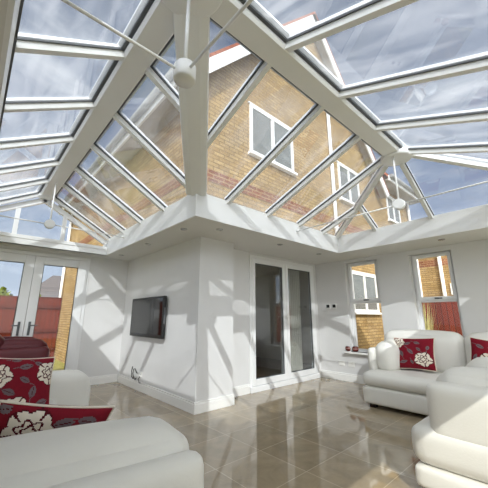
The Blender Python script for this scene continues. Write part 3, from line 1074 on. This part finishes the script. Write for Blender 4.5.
# fences
def fence_x(name, label, x0, x1, y, z1, mat):
    root = thing(name, label, 'fence', ((x0 + x1) / 2, y, -.12))
    MB().box(x0, x1, y - .012, y + .012, -.12, z1).build('board_panel', mat, root)
    for z in (.2, .77, 1.53):
        MB().box(x0, x1, y - .06, y - .012, z - .05, z + .05).build('rail', RAIL, root)
    MB().box(x0, x1, y - .03, y + .03, z1, z1 + .03).build('capping', RAIL, root)
    for x in [x0 + .05 + k * 1.83 for k in range(int((x1 - x0) / 1.83) + 1)]:
        MB().box(x - .05, x + .05, y - .0, y + .1, -.12, z1).build('post', RAIL, root)


fence_x('garden_fence', 'red brown timber fence seen through the garden doors', -6.5, -.02, BL - .2, 1.82, FENCE)
root = thing('garden_fence', 'red vertical board fence seen through the second window', 'fence', (7, -2, -.12))
MB().box(7, 7.024, -5.5, .2, -.12, 1.66).build('board_panel', FENCEY, root)
for z in (.3, 1.4):
    MB().box(7.024, 7.07, -5.5, .2, z - .05, z + .05).build('rail', RAIL, root)
for k in range(4):
    MB().box(7.03, 7.12, -5.3 + k * 1.8, -5.2 + k * 1.8, -.12, 1.66).build('post', RAIL, root)

# ornamental grass left of the fence view
g = MB()
for k in range(190):
    a = random.uniform(0, 2 * math.pi); r0 = random.uniform(0, .13)
    bx, by = 6.45 + r0 * math.cos(a), -.72 + r0 * math.sin(a)
    ln = random.uniform(1.1, 1.75); sp = random.uniform(.05, .38)
    pts = [(bx + math.cos(a) * sp * t * t, by + math.sin(a) * sp * t * t, -.12 + ln * t) for t in (0, .35, .7, 1)]
    wv = Vector((-math.sin(a), math.cos(a), 0)) * .017
    vs = []
    for i, p in enumerate(pts):
        f = 1 - i / 3.3
        vs += [Vector(p) - wv * f, Vector(p) + wv * f]
    g.add(vs, [(2 * i, 2 * i + 1, 2 * i + 3, 2 * i + 2) for i in range(3)])
tag(g.build('ornamental_grass', GRASSM, recalc=False), 'tall clump of pale dry grass in front of the red board fence', 'plant')


def bush(name, label, c, size, n, seed):
    rnd = random.Random(seed)
    m = MB()
    c = Vector(c)
    for k in range(n):
        a = rnd.uniform(0, 2 * math.pi); t = rnd.uniform(-1, 1); q = math.sqrt(1 - t * t); rr = rnd.uniform(.75, 1)
        p = c + Vector((q * math.cos(a) * size[0] * rr, q * math.sin(a) * size[1] * rr, t * size[2] * rr))
        s = rnd.uniform(.05, .12)
        u = Vector((rnd.gauss(0, 1), rnd.gauss(0, 1), rnd.gauss(0, 1))).normalized() * s
        v = u.cross(Vector((rnd.gauss(0, 1), rnd.gauss(0, 1), rnd.gauss(0, 1)))).normalized() * s * .6
        m.add([p - u, p + v, p + u, p - v], [(0, 1, 2, 3)])
    m.lathe(c - Vector((0, 0, size[2] * .9)), [(size[0] * .3, 0), (size[0] * .85, size[2] * .5), (size[0] * .9, size[2]), (size[0] * .6, size[2] * 1.6), (.05, size[2] * 1.8)], 14)
    tag(m.build(name, LEAF, recalc=False), label, 'bush')


bush('garden_hedge', 'yellow green bush standing behind the garden fence on the left', (-1.95, 10.6, 1.2), (.95, .7, 1.28), 1500, 3)
bush('garden_hedge', 'small green bush behind the garden fence beside the brick corner', (-.20, 12.6, 1.0), (.36, .4, 1.28), 600, 5)
# distant house
dh = thing('distant_house', 'distant pale house with a grey roof beyond the garden fence', 'house', (4, 27, -.12))
MB().box(.9, 7.0, 25, 29, -.12, 2.75).build('wall', BOARDW, dh)
m = MB()
m.add([(.6, 24.7, 2.7), (7.3, 24.7, 2.7), (7.3, 29.3, 2.7), (.6, 29.3, 2.7), (2.7, 27, 4.75), (5.2, 27, 4.75)],
      [(0, 1, 5, 4), (2, 3, 4, 5), (3, 0, 4), (1, 2, 5), (0, 3, 2, 1)])
m.build('roof', SLATE, dh)
for x in (1.6, 3.0):
    MB().box(x, x + .8, 24.97, 25, 1.2, 2.2).build('window', GREYPL, dh)

# ------------------------------------------------------------------ light
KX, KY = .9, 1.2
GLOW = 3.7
sd = bpy.data.lights.new('sun', 'SUN')
sd.energy = 3.4
sd.color = (1, .95, .87)
sd.angle = R(.4)
so = bpy.data.objects.new('sun', sd)
COL.objects.link(so)
so.rotation_euler = Vector((KX, KY, -1)).to_track_quat('-Z', 'Y').to_euler()

wd = bpy.data.worlds.new('sky')
scn.world = wd
wd.use_nodes = True
nt = wd.node_tree
bg = nt.nodes['Background']
tc = N(nt, 'ShaderNodeTexCoord')
sp = N(nt, 'ShaderNodeSeparateXYZ')
nt.links.new(tc.outputs['Generated'], sp.inputs[0])
rm = N(nt, 'ShaderNodeValToRGB')
rm.color_ramp.elements[0].position = .0; rm.color_ramp.elements[0].color = lin((205, 216, 232))
rm.color_ramp.elements[1].position = .75; rm.color_ramp.elements[1].color = lin((108, 124, 150))
e = rm.color_ramp.elements.new(.28); e.color = lin((154, 170, 198))
nt.links.new(sp.outputs['Z'], rm.inputs[0])
mp = N(nt, 'ShaderNodeMapping')
mp.inputs['Scale'].default_value = (1.4, 1.4, 3.2)
nt.links.new(tc.outputs['Generated'], mp.inputs['Vector'])
nz = N(nt, 'ShaderNodeTexNoise', i_Scale=1.5, i_Detail=7.0, i_Roughness=.58, i_Distortion=.5)
nt.links.new(mp.outputs[0], nz.inputs['Vector'])
cr = N(nt, 'ShaderNodeMapRange', interpolation_type='SMOOTHSTEP')
cr.inputs[1].default_value = .48; cr.inputs[2].default_value = .68
cr.inputs[3].default_value = 0; cr.inputs[4].default_value = .62
nt.links.new(nz.outputs['Fac'], cr.inputs[0])
mx = N(nt, 'ShaderNodeMix', data_type='RGBA')
mx.inputs[7].default_value = lin((244, 244, 246))
nt.links.new(cr.outputs[0], mx.inputs[0])
nt.links.new(rm.outputs[0], mx.inputs[6])
# sky brightened around the sun, added as soft fill on the walls
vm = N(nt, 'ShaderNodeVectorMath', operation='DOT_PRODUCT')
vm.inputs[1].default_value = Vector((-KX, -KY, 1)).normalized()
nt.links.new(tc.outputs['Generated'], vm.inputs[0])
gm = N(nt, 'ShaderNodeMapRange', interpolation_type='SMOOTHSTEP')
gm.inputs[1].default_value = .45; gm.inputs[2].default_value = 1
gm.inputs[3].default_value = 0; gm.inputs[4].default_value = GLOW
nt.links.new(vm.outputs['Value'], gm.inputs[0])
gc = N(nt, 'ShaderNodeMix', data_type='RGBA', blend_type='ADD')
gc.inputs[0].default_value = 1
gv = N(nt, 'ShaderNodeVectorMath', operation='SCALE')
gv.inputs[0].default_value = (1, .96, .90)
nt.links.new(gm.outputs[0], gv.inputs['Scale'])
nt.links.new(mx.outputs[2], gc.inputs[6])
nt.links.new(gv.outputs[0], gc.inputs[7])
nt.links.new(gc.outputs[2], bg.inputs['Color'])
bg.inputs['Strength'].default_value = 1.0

# ------------------------------------------------------------------ camera
cd = bpy.data.cameras.new('camera')
cd.sensor_width = 36
cd.lens = 22.0
cd.clip_start = .02
co = bpy.data.objects.new('camera', cd)
COL.objects.link(co)
co.location = (-2.352, -3.544, 1.205)
yaw, pitch = .836, .240
fw = Vector((math.cos(yaw) * math.cos(pitch), math.sin(yaw) * math.cos(pitch), math.sin(pitch)))
co.rotation_euler = fw.to_track_quat('-Z', 'Y').to_euler()
scn.camera = co

scn.view_settings.view_transform = 'Standard'
scn.view_settings.look = 'None'
scn.view_settings.gamma = 1
scn.view_settings.use_curve_mapping = False
scn.view_settings.exposure = .2
scn.cycles.use_denoising = True
scn.cycles.max_bounces = 10
scn.cycles.diffuse_bounces = 5
scn.cycles.transparent_max_bounces = 24
